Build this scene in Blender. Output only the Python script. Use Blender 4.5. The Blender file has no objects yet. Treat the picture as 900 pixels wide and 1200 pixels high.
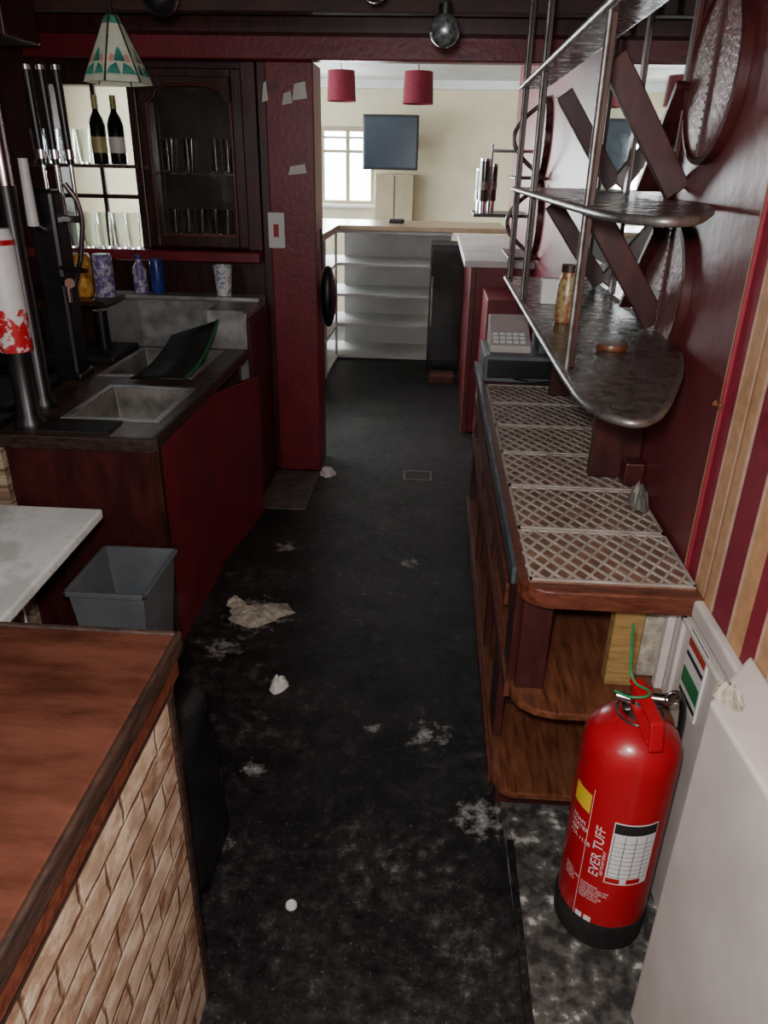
import bpy, bmesh, math, random
from mathutils import Vector, Matrix
random.seed(7)
SC=bpy.context.scene; COL=bpy.context.collection

# ---------------------------------------------------------------- camera
cam=bpy.data.cameras.new("camera"); co=bpy.data.objects.new("camera",cam); COL.objects.link(co)
R=Matrix.Rotation(math.radians(3.3),3,'Z')@Matrix.Rotation(math.pi/2-math.radians(25),3,'X')@Matrix.Rotation(math.radians(1.2),3,'Z')
co.matrix_world=Matrix.Translation((0,0,1.6))@R.to_4x4()
cam.sensor_fit='VERTICAL'; cam.sensor_height=36; cam.lens=870/1200*36; cam.clip_start=.02
SC.camera=co

# ---------------------------------------------------------------- materials
def s2l(c):
    return tuple(((x/255)/12.92 if x/255<=.04045 else (((x/255)+.055)/1.055)**2.4) for x in c)+(1,)
def mat(name,c1,c2=None,rough=.5,metal=0,scale=8,detail=6,bump=0,stretch=(1,1,1),lo=.35,hi=.65,c3=None,trans=0,bscale=None,alpha=1,coat=0,emit=0,rvar=0):
    m=bpy.data.materials.new(name); m.use_nodes=True; nt=m.node_tree; b=nt.nodes["Principled BSDF"]; L=nt.links
    b.inputs["Roughness"].default_value=rough; b.inputs["Metallic"].default_value=metal
    b.inputs["Transmission Weight"].default_value=trans; b.inputs["Alpha"].default_value=alpha
    b.inputs["Coat Weight"].default_value=coat; b.inputs["Coat Roughness"].default_value=.15
    tc=nt.nodes.new("ShaderNodeTexCoord"); mp=nt.nodes.new("ShaderNodeMapping"); mp.inputs["Scale"].default_value=stretch
    L.new(tc.outputs["Object"],mp.inputs["Vector"])
    n=nt.nodes.new("ShaderNodeTexNoise"); n.inputs["Scale"].default_value=scale; n.inputs["Detail"].default_value=detail
    n.inputs["Roughness"].default_value=.62
    L.new(mp.outputs[0],n.inputs["Vector"])
    r=nt.nodes.new("ShaderNodeValToRGB"); r.color_ramp.elements[0].position=lo; r.color_ramp.elements[1].position=hi
    r.color_ramp.elements[0].color=s2l(c1); r.color_ramp.elements[1].color=s2l(c2 or tuple(min(255,x*1.12+2) for x in c1))
    if c3:
        e=r.color_ramp.elements.new(min(.98,hi+.1)); e.color=s2l(c3)
    L.new(n.outputs["Fac"],r.inputs[0]); L.new(r.outputs[0],b.inputs["Base Color"])
    if emit:
        L.new(r.outputs[0],b.inputs["Emission Color"]); b.inputs["Emission Strength"].default_value=emit
    if rvar:
        mr=nt.nodes.new("ShaderNodeMapRange"); mr.inputs[3].default_value=max(0,rough-rvar); mr.inputs[4].default_value=min(1,rough+rvar)
        mr.inputs[1].default_value=.3; mr.inputs[2].default_value=.7
        L.new(n.outputs["Fac"],mr.inputs[0]); L.new(mr.outputs[0],b.inputs["Roughness"])
    if bump:
        bp=nt.nodes.new("ShaderNodeBump"); bp.inputs["Strength"].default_value=bump; bp.inputs["Distance"].default_value=.01
        if bscale:
            n2=nt.nodes.new("ShaderNodeTexNoise"); n2.inputs["Scale"].default_value=bscale; n2.inputs["Detail"].default_value=4
            L.new(mp.outputs[0],n2.inputs["Vector"]); L.new(n2.outputs["Fac"],bp.inputs["Height"])
        else: L.new(n.outputs["Fac"],bp.inputs["Height"])
        L.new(bp.outputs[0],b.inputs["Normal"])
    return m
M={}
M['maroon']=mat("maroon_paint",(86,30,35),(108,42,45),rough=.42,scale=5,bump=.15,bscale=30,c3=(70,25,28))
M['maroon_bright']=mat("red_paint",(102,20,32),(124,32,44),rough=.4,scale=6,bump=.15,bscale=40,c3=(82,18,28))
M['maroon_dark']=mat("dark_maroon_wood",(46,17,18),(74,31,28),rough=.4,scale=6,bump=.1,stretch=(3,3,1))
M['darkwood']=mat("dark_wood",(34,17,13),(66,34,26),rough=.35,scale=9,stretch=(4,4,.7),bump=.1)
M['ceilwood']=mat("ceiling_wood",(38,22,18),(74,42,34),rough=.6,scale=6,stretch=(.6,5,1),bump=.2)
M['countertop']=mat("varnished_wood_top",(64,34,25),(98,58,44),rough=.27,scale=5,stretch=(1,3.5,1),bump=.03,c3=(54,29,22),coat=.35,rvar=.1)
M['woodedge']=mat("worn_wood_edge",(26,17,14),(66,46,36),rough=.5,scale=14,stretch=(2,1,6),bump=.3)
M['laminate']=mat("walnut_laminate",(70,36,23),(126,76,52),rough=.32,scale=10,stretch=(7,1,7),bump=.03,lo=.3,hi=.72)
M['trimwood']=mat("orange_wood_trim",(72,34,24),(110,60,42),rough=.35,scale=16,stretch=(1,4,4),bump=.2,c3=(54,27,20))
M['steel']=mat("stainless_steel",(150,150,148),(190,190,186),rough=.42,metal=.6,scale=12,bump=.05,rvar=.12)
M['steel_dirty']=mat("dirty_steel",(90,86,80),(160,156,148),rough=.45,metal=.5,scale=7,rvar=.15,bump=.08)
M['chrome']=mat("chrome",(190,192,195),(215,215,218),rough=.16,metal=1,scale=5)
M['dullsteel']=mat("dull_rail_metal",(92,88,86),(140,136,132),rough=.42,metal=.8,scale=30,bump=.1)
M['pewter']=mat("aged_pewter",(58,50,46),(108,98,92),rough=.28,metal=.5,scale=22,bump=.08,rvar=.12)
M['black']=mat("black_plastic",(16,16,17),(28,28,30),rough=.35,scale=12)
M['blackmat']=mat("black_rubber",(18,18,18),(38,37,36),rough=.6,scale=20,bump=.2)
M['bag']=mat("black_bag",(16,16,17),(30,30,32),rough=.38,scale=8,bump=.6)
M['white']=mat("white_gloss_paint",(196,186,180),(214,205,200),rough=.4,scale=4,bump=.05,bscale=30)
M['whiteshelf']=mat("white_melamine",(204,206,204),(222,224,222),rough=.45,scale=5)
M['cream']=mat("cream_wall",(198,188,158),(212,202,174),rough=.8,scale=3)
M['ceilwhite']=mat("white_ceiling",(200,206,208),(218,222,224),rough=.8,scale=3)
M['marble']=mat("white_marble_laminate",(190,194,190),(224,227,224),rough=.3,scale=5,lo=.40,hi=.48,c3=(210,214,211),detail=9)
M['grey']=mat("grey_plastic",(96,100,104),(112,116,120),rough=.45,scale=6)
M['mirror']=mat("mirror_glass",(205,208,206),(222,224,222),rough=.03,metal=1,scale=2)
M['glass']=mat("clear_glass",(225,232,230),(240,245,244),rough=.03,trans=1,scale=2)
M['smoked']=mat("smoked_glass",(42,42,40),(66,66,62),rough=.08,scale=3,coat=.5)
M['bronze']=mat("embossed_bronze",(84,46,44),(134,86,80),rough=.42,metal=.1,scale=70,bump=.35,detail=3,c3=(164,118,110))
M['red']=mat("extinguisher_red",(160,12,26),(174,18,32),rough=.32,scale=3,coat=.35)
M['label']=mat("white_label",(214,212,208),(226,224,222),rough=.5,scale=6)
M['yellow']=mat("yellow_label",(214,178,40),(226,190,56),rough=.5,scale=6)
M['ink']=mat("black_ink",(26,24,24),(38,36,36),rough=.6,scale=6)
M['green']=mat("green_plastic",(16,110,64),(30,130,80),rough=.5,scale=6)
M['plaster']=mat("crumbled_plaster",(140,130,114),(196,186,168),rough=.9,scale=30,bump=.9)
M['concrete']=mat("dusty_concrete",(40,38,36),(92,88,82),rough=.85,scale=22,detail=12,bump=.5,c3=(196,192,184),lo=.42,hi=.58)
M['mat']=mat("grey_floor_tile",(70,64,56),(104,96,86),rough=.6,scale=14,bump=.3)
M['yellowwood']=mat("raw_timber",(130,98,52),(168,134,80),rough=.7,scale=10,stretch=(1,1,8))
M['bottle_dark']=mat("dark_bottle_glass",(14,22,12),(30,42,24),rough=.08,scale=3,coat=.6)
M['gold']=mat("gold_label",(140,130,70),(190,176,120),rough=.4,scale=8)
M['orange']=mat("orange_can",(196,120,30),(220,170,90),rough=.35,scale=40,lo=.45,hi=.55)
M['purple']=mat("purple_can",(110,90,150),(200,196,214),rough=.35,scale=40,lo=.48,hi=.55)
M['blue']=mat("blue_can",(24,34,110),(60,80,170),rough=.3,scale=30)
M['beerred']=mat("red_white_beer_badge",(190,34,44),(222,214,210),rough=.35,scale=22,lo=.5,hi=.54)
M['lampgreen']=mat("green_stained_glass",(34,104,88),(80,146,130),rough=.2,scale=14,emit=.1)
M['lampcream']=mat("cream_stained_glass",(172,176,156),(200,202,184),rough=.25,scale=8,emit=.1)
M['lampamber']=mat("amber_stained_glass",(180,120,112),(200,140,126),rough=.25,scale=8,emit=.1)
M['shade']=mat("maroon_fabric",(96,16,34),(120,26,46),rough=.85,scale=60)
M['screen']=mat("tv_screen",(30,42,52),(40,54,64),rough=.25,scale=2)
M['paper']=mat("white_paper",(206,204,198),(226,224,220),rough=.8,scale=10,bump=.3)
M['greenrubber']=mat("dark_green_edge",(14,80,46),(22,100,60),rough=.5,scale=10)
M['teal']=mat("blue_metal_strip",(80,92,100),(120,130,136),rough=.35,metal=.6,scale=10)
M['beigewall']=mat("wall_behind_camera",(120,80,74),(140,96,86),rough=.8,scale=3)
M['curtain']=mat("beige_cupboard",(150,140,112),(168,156,128),rough=.7,scale=3)

def nodes_mat(name,rough):
    m=bpy.data.materials.new(name); m.use_nodes=True; nt=m.node_tree; b=nt.nodes["Principled BSDF"]; b.inputs["Roughness"].default_value=rough
    tc=nt.nodes.new("ShaderNodeTexCoord"); return m,nt,b,tc
def noise(nt,vec,scale,detail=6,rough=.6):
    n=nt.nodes.new("ShaderNodeTexNoise"); n.inputs["Scale"].default_value=scale; n.inputs["Detail"].default_value=detail; n.inputs["Roughness"].default_value=rough
    nt.links.new(vec,n.inputs["Vector"]); return n
def ramp(nt,fac,els,const=False):
    r=nt.nodes.new("ShaderNodeValToRGB"); cr=r.color_ramp
    if const: cr.interpolation='CONSTANT'
    while len(cr.elements)<len(els): cr.elements.new(.5)
    for e,(p,c) in zip(cr.elements,els): e.position=p; e.color=s2l(c)
    nt.links.new(fac,r.inputs[0]); return r
def mix(nt,f,a,b,mode='MIX'):
    x=nt.nodes.new("ShaderNodeMix"); x.data_type='RGBA'; x.blend_type=mode
    if isinstance(f,float): x.inputs[0].default_value=f
    else: nt.links.new(f,x.inputs[0])
    nt.links.new(a,x.inputs[6]); nt.links.new(b,x.inputs[7]); return x.outputs[2]
# floor vinyl: black, scuffed grey, with plaster dust lying near a few spots
m,nt,b,tc=nodes_mat("worn_black_vinyl",.45)
o=tc.outputs["Object"]
n1=noise(nt,o,1.4,5); n2=noise(nt,o,24,12,.74); n3=noise(nt,o,90,4,.7); n7=noise(nt,o,5,8,.65)
base=ramp(nt,n2.outputs[0],[(.36,(18,17,17)),(.50,(36,34,33)),(.58,(66,63,60)),(.68,(122,118,112))])
dark=ramp(nt,n2.outputs[0],[(.3,(12,12,12)),(.55,(23,22,22)),(.72,(52,50,48))])
mask=ramp(nt,n1.outputs[0],[(.40,(0,0,0)),(.58,(255,255,255))])
c=mix(nt,mask.outputs[0],dark.outputs[0],base.outputs[0])
m7=ramp(nt,n7.outputs[0],[(.42,(110,110,110)),(.58,(255,255,255))]); c=mix(nt,1.0,c,m7.outputs[0],'MULTIPLY')
sp=ramp(nt,n3.outputs[0],[(.60,(0,0,0)),(.72,(104,102,98))])
c=mix(nt,.7,c,sp.outputs[0],'ADD')
dustc=ramp(nt,n3.outputs[0],[(.3,(120,118,112)),(.7,(206,202,194))])
for (px,py,rad) in ((.05,1.80,.13),(-.12,1.82,.06),(-.62,2.43,.26),(-.46,1.62,.08),(.20,1.50,.16),(-.05,2.9,.10),(-.5,1.35,.08),(-.62,3.0,.12),(-.7,2.2,.14)):
    vd=nt.nodes.new("ShaderNodeVectorMath"); vd.operation='DISTANCE'; nt.links.new(o,vd.inputs[0]); vd.inputs[1].default_value=(px,py,0)
    mr=nt.nodes.new("ShaderNodeMapRange"); mr.inputs[1].default_value=0; mr.inputs[2].default_value=rad; mr.inputs[3].default_value=.23; mr.inputs[4].default_value=-.1; nt.links.new(vd.outputs["Value"],mr.inputs[0])
    ad=nt.nodes.new("ShaderNodeMath"); ad.operation='ADD'; nt.links.new(mr.outputs[0],ad.inputs[0]); nt.links.new(n2.outputs[0],ad.inputs[1])
    m2=nt.nodes.new("ShaderNodeMapRange"); m2.inputs[1].default_value=.60; m2.inputs[2].default_value=.82; nt.links.new(ad.outputs[0],m2.inputs[0])
    c=mix(nt,m2.outputs[0],c,dustc.outputs[0])
nt.links.new(c,b.inputs["Base Color"])
rr=nt.nodes.new("ShaderNodeMapRange"); rr.inputs[1].default_value=.3; rr.inputs[2].default_value=.7; rr.inputs[3].default_value=.36; rr.inputs[4].default_value=.75
nt.links.new(n2.outputs[0],rr.inputs[0]); nt.links.new(rr.outputs[0],b.inputs["Roughness"])
bp=nt.nodes.new("ShaderNodeBump"); bp.inputs["Strength"].default_value=.35; bp.inputs["Distance"].default_value=.01
nt.links.new(n2.outputs[0],bp.inputs["Height"]); nt.links.new(bp.outputs[0],b.inputs["Normal"])
M['floor']=m
# faux stone bricks on the bar front (runs in Y/Z)
m,nt,b,tc=nodes_mat("faux_stone_brick",.5)
sx=nt.nodes.new("ShaderNodeSeparateXYZ"); cx=nt.nodes.new("ShaderNodeCombineXYZ")
nt.links.new(tc.outputs["Object"],sx.inputs[0]); nt.links.new(sx.outputs[1],cx.inputs[0]); nt.links.new(sx.outputs[2],cx.inputs[1])
dn=noise(nt,cx.outputs[0],14,5)
vm=nt.nodes.new("ShaderNodeVectorMath"); vm.operation='MULTIPLY_ADD'; vm.inputs[1].default_value=(.03,.016,0)
nt.links.new(dn.outputs["Color"],vm.inputs[0]); nt.links.new(cx.outputs[0],vm.inputs[2])
bk=nt.nodes.new("ShaderNodeTexBrick"); bk.inputs["Scale"].default_value=1; bk.inputs["Brick Width"].default_value=.14; bk.inputs["Row Height"].default_value=.062
bk.inputs["Mortar Size"].default_value=.006; bk.inputs["Mortar Smooth"].default_value=.8; bk.inputs["Bias"].default_value=0
bk.inputs["Color1"].default_value=s2l((206,190,164)); bk.inputs["Color2"].default_value=s2l((122,90,70)); bk.inputs["Mortar"].default_value=s2l((84,54,42))
nt.links.new(vm.outputs[0],bk.inputs["Vector"])
mp=nt.nodes.new("ShaderNodeMapping"); mp.inputs["Scale"].default_value=(1,1.6,1); nt.links.new(cx.outputs[0],mp.inputs["Vector"])
n4=noise(nt,mp.outputs[0],13,10,.74); r4=ramp(nt,n4.outputs[0],[(.38,(88,54,40)),(.48,(158,126,98)),(.58,(222,208,184))])
c=mix(nt,.48,bk.outputs[0],r4.outputs[0]); nt.links.new(c,b.inputs["Base Color"])
bp=nt.nodes.new("ShaderNodeBump"); bp.inputs["Strength"].default_value=.5; bp.inputs["Distance"].default_value=.01; bp.invert=True
nt.links.new(bk.outputs["Fac"],bp.inputs["Height"]); nt.links.new(bp.outputs[0],b.inputs["Normal"])
M['brick']=m
# striped wallpaper (stripes along Y)
m,nt,b,tc=nodes_mat("striped_wallpaper",.6)
sx=nt.nodes.new("ShaderNodeSeparateXYZ"); nt.links.new(tc.outputs["Object"],sx.inputs[0])
ma=nt.nodes.new("ShaderNodeMath"); ma.operation='MULTIPLY_ADD'; ma.inputs[1].default_value=-1/.32; ma.inputs[2].default_value=1.5/.32
nt.links.new(sx.outputs[1],ma.inputs[0])
mf=nt.nodes.new("ShaderNodeMath"); mf.operation='FRACT'; nt.links.new(ma.outputs[0],mf.inputs[0])
cr_=(210,176,150); red_=(138,28,48); tan_=(192,146,106)
r5=ramp(nt,mf.outputs[0],[(0,red_),(.16,cr_),(.19,tan_),(.33,(222,190,160)),(.35,(176,120,84)),(.38,tan_),(.48,cr_),(.52,(128,24,44)),(.78,cr_),(.82,(200,150,104))],True)
n5=noise(nt,tc.outputs["Object"],30,4); r6=ramp(nt,n5.outputs[0],[(.3,(215,215,215)),(.7,(255,255,255))])
nt.links.new(mix(nt,1.0,r5.outputs[0],r6.outputs[0],'MULTIPLY'),b.inputs["Base Color"])
M['stripe']=m

# ---------------------------------------------------------------- mesh helpers
def group(name,loc=(0,0,0)):
    e=bpy.data.objects.new(name,None); COL.objects.link(e); e.location=loc; e.empty_display_size=.05; return e
def mk(name,bm,mt,parent=None,bevel=0,smooth=False,seg=2):
    me=bpy.data.meshes.new(name); bm.normal_update(); bm.to_mesh(me); bm.free()
    ob=bpy.data.objects.new(name,me); COL.objects.link(ob)
    if mt: me.materials.append(M[mt] if isinstance(mt,str) else mt)
    if smooth:
        for p in me.polygons: p.use_smooth=True
    if bevel:
        md=ob.modifiers.new("bevel",'BEVEL'); md.width=bevel; md.segments=seg; md.limit_method='ANGLE'
    if parent:
        ob.parent=parent; ob.matrix_parent_inverse=Matrix.Translation(parent.location).inverted()
    return ob
def addbox(bm,x0,x1,y0,y1,z0,z1):
    v=[bm.verts.new(p) for p in ((x0,y0,z0),(x1,y0,z0),(x1,y1,z0),(x0,y1,z0),(x0,y0,z1),(x1,y0,z1),(x1,y1,z1),(x0,y1,z1))]
    for f in ((0,3,2,1),(4,5,6,7),(0,1,5,4),(1,2,6,5),(2,3,7,6),(3,0,4,7)): bm.faces.new([v[i] for i in f])
def box(name,x0,x1,y0,y1,z0,z1,mt,parent=None,bevel=0):
    bm=bmesh.new(); addbox(bm,x0,x1,y0,y1,z0,z1); return mk(name,bm,mt,parent,bevel)
def boxes(name,lst,mt,parent=None,bevel=0):
    bm=bmesh.new()
    for l in lst: addbox(bm,*l)
    return mk(name,bm,mt,parent,bevel)
def prism(name,pts,z0,z1,mt,parent=None,bevel=0):
    bm=bmesh.new(); a=[bm.verts.new((x,y,z0)) for x,y in pts]; b=[bm.verts.new((x,y,z1)) for x,y in pts]; n=len(pts)
    bm.faces.new(a); bm.faces.new(b)
    for i in range(n): bm.faces.new((a[i],a[(i+1)%n],b[(i+1)%n],b[i]))
    bmesh.ops.recalc_face_normals(bm,faces=bm.faces); return mk(name,bm,mt,parent,bevel)
def lathe(name,prof,loc,mt,parent=None,seg=40,smooth=True,mtx=None,cap=True):
    bm=bmesh.new(); rings=[]
    for r,z in prof:
        rings.append([bm.verts.new((r*math.cos(2*math.pi*i/seg),r*math.sin(2*math.pi*i/seg),z)) for i in range(seg)])
    for k in range(len(rings)-1):
        for i in range(seg):
            j=(i+1)%seg; bm.faces.new((rings[k][i],rings[k][j],rings[k+1][j],rings[k+1][i]))
    if cap and prof[0][0]>1e-4: bm.faces.new(rings[0][::-1])
    if cap and prof[-1][0]>1e-4: bm.faces.new(rings[-1])
    bmesh.ops.remove_doubles(bm,verts=bm.verts,dist=1e-5)
    bmesh.ops.recalc_face_normals(bm,faces=bm.faces)
    if mtx is not None: bm.transform(mtx.to_4x4())
    bm.transform(Matrix.Translation(loc))
    ob=mk(name,bm,mt,parent,0,smooth)
    if smooth:
        md=ob.modifiers.new("es",'EDGE_SPLIT'); md.split_angle=math.radians(38)
    return ob
def rod(name,p0,p1,r,mt,parent=None,r2=None,seg=20):
    p0=Vector(p0);p1=Vector(p1);d=p1-p0; q=d.to_track_quat('Z','Y').to_matrix()
    return lathe(name,[(r,0),(r if r2 is None else r2,d.length)],p0,mt,parent,seg,True,q)
def obox(name,p0,p1,w,h,mt,parent=None,bevel=0):
    p0=Vector(p0);p1=Vector(p1);d=p1-p0; bm=bmesh.new(); addbox(bm,-w/2,w/2,-h/2,h/2,0,d.length)
    bm.transform(d.to_track_quat('Z','Y').to_matrix().to_4x4()); bm.transform(Matrix.Translation(p0)); return mk(name,bm,mt,parent,bevel)
def tube(name,pts,r,mt,parent=None):
    c=bpy.data.curves.new(name,'CURVE'); c.dimensions='3D'; c.bevel_depth=r; c.bevel_resolution=3
    s=c.splines.new('BEZIER'); s.bezier_points.add(len(pts)-1)
    for bp_,p in zip(s.bezier_points,pts): bp_.co=p; bp_.handle_left_type=bp_.handle_right_type='AUTO'
    c.materials.append(M[mt]); ob=bpy.data.objects.new(name,c); COL.objects.link(ob)
    if parent: ob.parent=parent; ob.matrix_parent_inverse=Matrix.Translation(parent.location).inverted()
    return ob
def sheet(name,cx,cy,z,rx,ry,mt,h=.01,n=26,seed=1,parent=None):
    rnd=random.Random(seed); ph=[rnd.uniform(0,6.28) for _ in range(4)]; bm=bmesh.new()
    c=bm.verts.new((cx,cy,z+h)); rings=[]
    for k,(f,hh) in enumerate(((.35,1.1),(.7,.75),(1,0))):
        ring=[]
        for i in range(n):
            a=2*math.pi*i/n; w=1+.18*math.sin(2*a+ph[0])+.12*math.sin(3*a+ph[1])+.08*math.sin(7*a+ph[2])+rnd.uniform(-.05,.05)
            ring.append(bm.verts.new((cx+rx*f*w*math.cos(a),cy+ry*f*w*math.sin(a),z+h*hh*rnd.uniform(.6,1.2))))
        rings.append(ring)
    for i in range(n):
        j=(i+1)%n; bm.faces.new((c,rings[0][i],rings[0][j]))
        for k in (0,1): bm.faces.new((rings[k][i],rings[k+1][i],rings[k+1][j],rings[k][j]))
    bmesh.ops.recalc_face_normals(bm,faces=bm.faces); return mk(name,bm,mt,parent)

# ---------------------------------------------------------------- room shell
box("floor",-4.2,1.8,-1.6,9.2,-.1,0,'floor')
box("ceiling",-3.2,.72,-1.6,4.15,2.2,2.3,'ceilwood')
box("ceiling_back_room",-4.2,1.8,4.15,9.2,2.42,2.52,'ceilwhite')
box("wall_right",.6,.72,1.5,4.15,0,2.2,'maroon')
box("wall_right_papered",.6,.72,-1.6,1.5,.76,2.2,'stripe')
box("wall_right_dado",.6,.72,-1.6,1.5,0,.76,'white')
box("wall_left",-3.3,-3.2,-1.6,4.15,0,2.3,'maroon_dark')
box("wall_behind",-3.2,.72,-1.7,-1.6,0,2.3,'beigewall')
boxes("wall_partition",[(-3.2,-1.92,4.05,4.15,0,2.3),(-1.92,-1.5,4.05,4.15,0,1.12),(-1.92,-1.5,4.05,4.15,1.93,2.3),(-1.5,-.83,4.05,4.15,0,2.3),(-.83,.72,4.05,4.15,2.17,2.52)],'darkwood')
box("wall_side_red",.6,.72,4.15,6.7,0,2.42,'maroon_bright')
boxes("wall_far",[(-4.2,-2.3,9,9.2,0,2.42),(-2.3,-.70,9,9.2,0,1.2),(-2.3,-.70,9,9.2,1.98,2.42),(-.70,1.8,9,9.2,0,2.42)],'cream')
boxes("wall_back_room_left",[(-4.3,-4.2,4.15,9.2,0,.9),(-4.3,-4.2,4.15,9.2,2.1,2.42),(-4.3,-4.2,4.15,5,.9,2.1),(-4.3,-4.2,8,9.2,.9,2.1)],'cream')
box("wall_back_room_right",1.8,1.9,4.15,9.2,0,2.42,'cream')
box("trim_coving",-4.2,1.8,8.92,9,2.34,2.42,'whiteshelf')
g=group("window_1",(-1.5,9.05,1.6))
fr=[(-2.3,-.70,9.0,9.06,1.2,1.24),(-2.3,-.70,9.0,9.06,1.93,1.98)]
for x in (-2.3,-1.98,-1.64,-1.30,-1.02,-.745): fr.append((x,x+.04,9.0,9.06,1.24,1.93))
fr.append((-2.3,-.70,9.01,9.05,1.72,1.75)); fr.append((-2.3,-.70,9.01,9.05,1.86,1.88))
boxes("frame",fr,'curtain',g); box("sill",-2.35,-.65,8.9,9.0,1.17,1.2,'whiteshelf',g)
g=group("window_2",(-4.25,6.5,1.5)); fr=[]
for y in (5,5.98,7.0,7.96): fr.append((-4.28,-4.22,y,y+.04,.9,2.1))
fr+=[(-4.28,-4.22,5,8,.9,.95),(-4.28,-4.22,5,8,2.05,2.1)]
boxes("frame",fr,'whiteshelf',g)

# timber post, lintel, fascia
g=group("timber_post",(-.715,4.0,1)); box("post",-.83,-.6,3.95,4.2,0,2.03,'maroon_bright',g,.006)
box("post_side_strip",-.875,-.832,3.98,4.04,.0,2.03,'maroon_dark',g,.004)
for i,(x0,x1,z0,z1) in enumerate([(-.845,-.815,1.86,1.95),(-.75,-.70,1.85,1.91),(-.70,-.63,1.87,1.95),(-.73,-.64,1.55,1.60)]):
    bm=bmesh.new(); vs=[bm.verts.new((x,3.946,z)) for x,z in ((x0,z0),(x1,z0+.01),(x1-.008,z1),(x0+.01,z1-.012))]; bm.faces.new(vs); mk("torn_paper_%d"%i,bm,'paper',g)
boxes("beam_lintel",[(-1.95,.6,3.9,4.0,2.03,2.15)],'maroon_bright',None,.006)
box("beam_fascia",-3.2,.6,3.80,3.9,2.12,2.2,'maroon_dark',None,.004)
bm=bmesh.new()
for y in (1.2,1.9,2.6,3.3): addbox(bm,-3.2,.6,y,y+.07,2.12,2.2)
mk("ceiling_joists",bm,'ceilwood',None,.004)
box("beam_overhead_rack",-2.2,-1.5,2.9,3.15,1.98,2.2,'darkwood',None,.006)
g=group("light_switch",(-.80,3.94,1.3)); box("plate",-.84,-.755,3.93,3.949,1.21,1.38,'whiteshelf',g,.006); box("rocker",-.81,-.785,3.922,3.93,1.265,1.325,'red',g,.002)

# ---------------------------------------------------------------- right counter
g=group("bar_counter",(.4,2.3,.4))
r=.07; pts=[(.598,1.375),(.598,3.4),(.215,3.4),(.215,1.375+r)]
pts+=[(.215+r-r*math.cos(t),1.375+r-r*math.sin(t)) for t in [math.radians(a) for a in (15,30,45,60,75,90)]]
prism("top",pts,.745,.79,'trimwood',g,.005)
box("side_metal_edge",.205,.214,1.46,3.4,.755,.797,'teal',g)
prism("shelf_mid",[(.598,1.38),(.598,3.35),(.232,3.35),(.232,1.45),(.245,1.42),(.28,1.395),(.32,1.385)],.44,.46,'laminate',g,.004)
prism("shelf_low",[(.598,1.45),(.598,3.35),(.215,3.35),(.215,1.50),(.23,1.465),(.26,1.45)],.12,.14,'laminate',g,.004)
boxes("uprights",[(.225,.25,1.66,1.80,.14,.44),(.225,.25,1.50,1.60,.46,.745),(.225,.25,2.1,2.14,.14,.745),(.225,.25,2.7,2.74,.14,.745),(.225,.25,3.3,3.4,0,.745),(.24,.31,1.47,1.485,.46,.745),(.25,.34,1.80,1.815,.14,.44)],'maroon_dark',g,.004)
box("plinth",.235,.58,1.55,3.35,0,.12,'maroon_dark',g)
box("back_panel",.56,.598,1.9,3.4,.14,.745,'darkwood',g)
box("middle_divider",.26,.56,2.4,2.42,.14,.44,'laminate',g)
boxes("edge_trims",[(.218,.231,1.48,3.35,.425,.465),(.205,.214,1.52,3.35,.10,.145),(.215,.224,1.62,3.35,.6,.66)],'trimwood',g)
g=group("drip_tray_mats",(.41,2.2,.8))
ty=[1.40,1.66,1.93,2.20,2.47,2.74,3.0]
bmb=bmesh.new(); bml=bmesh.new()
def bar(bm,p,q,w,z0,z1):
    p=Vector(p);q=Vector(q);d=(q-p)
    if d.length<.004: return
    d.normalize(); n=Vector((-d.y,d.x))*w/2
    c=[p+n,p-n,q-n,q+n]; a=[bm.verts.new((v.x,v.y,z0)) for v in c]; b_=[bm.verts.new((v.x,v.y,z1)) for v in c]
    bm.faces.new(b_[::-1]); 
    for i in range(4): bm.faces.new((a[i],a[(i+1)%4],b_[(i+1)%4],b_[i]))
SL=1.55
for i in range(6):
    x0,x1,y0,y1=.236,.59,ty[i]+.005,ty[i+1]-.005
    if i==0: y0+=.005
    addbox(bmb,x0,x1,y0,y1,.79,.795)
    e=.006
    for a in ((x0,x1,y0,y0+e),(x0,x1,y1-e,y1),(x0,x0+e,y0,y1),(x1-e,x1,y0,y1)): addbox(bml,a[0],a[1],a[2],a[3],.795,.800)
    W=x1-x0;Hh=(y1-y0)/SL;st=.0393
    k=-Hh
    while k<W+Hh:
        t0=max(0,-k); t1=min(Hh,W-k)
        if t1>t0: bar(bml,(x0+k+t0,y0+t0*SL),(x0+k+t1,y0+t1*SL),.0056,.795,.7985)
        t0=max(0,k-W); t1=min(Hh,k)
        if t1>t0: bar(bml,(x0+k-t0,y0+t0*SL),(x0+k-t1,y0+t1*SL),.0056,.795,.7988)
        k+=st
mk("tray_bases",bmb,mat("tray_brown",(94,66,52),(134,100,82),rough=.5,scale=16,c3=(160,130,112)),g)
bmesh.ops.recalc_face_normals(bml,faces=bml.faces)
mk("lattice",bml,mat("lattice_plastic",(146,134,124),(180,170,160),rough=.5,scale=18),g)

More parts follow.
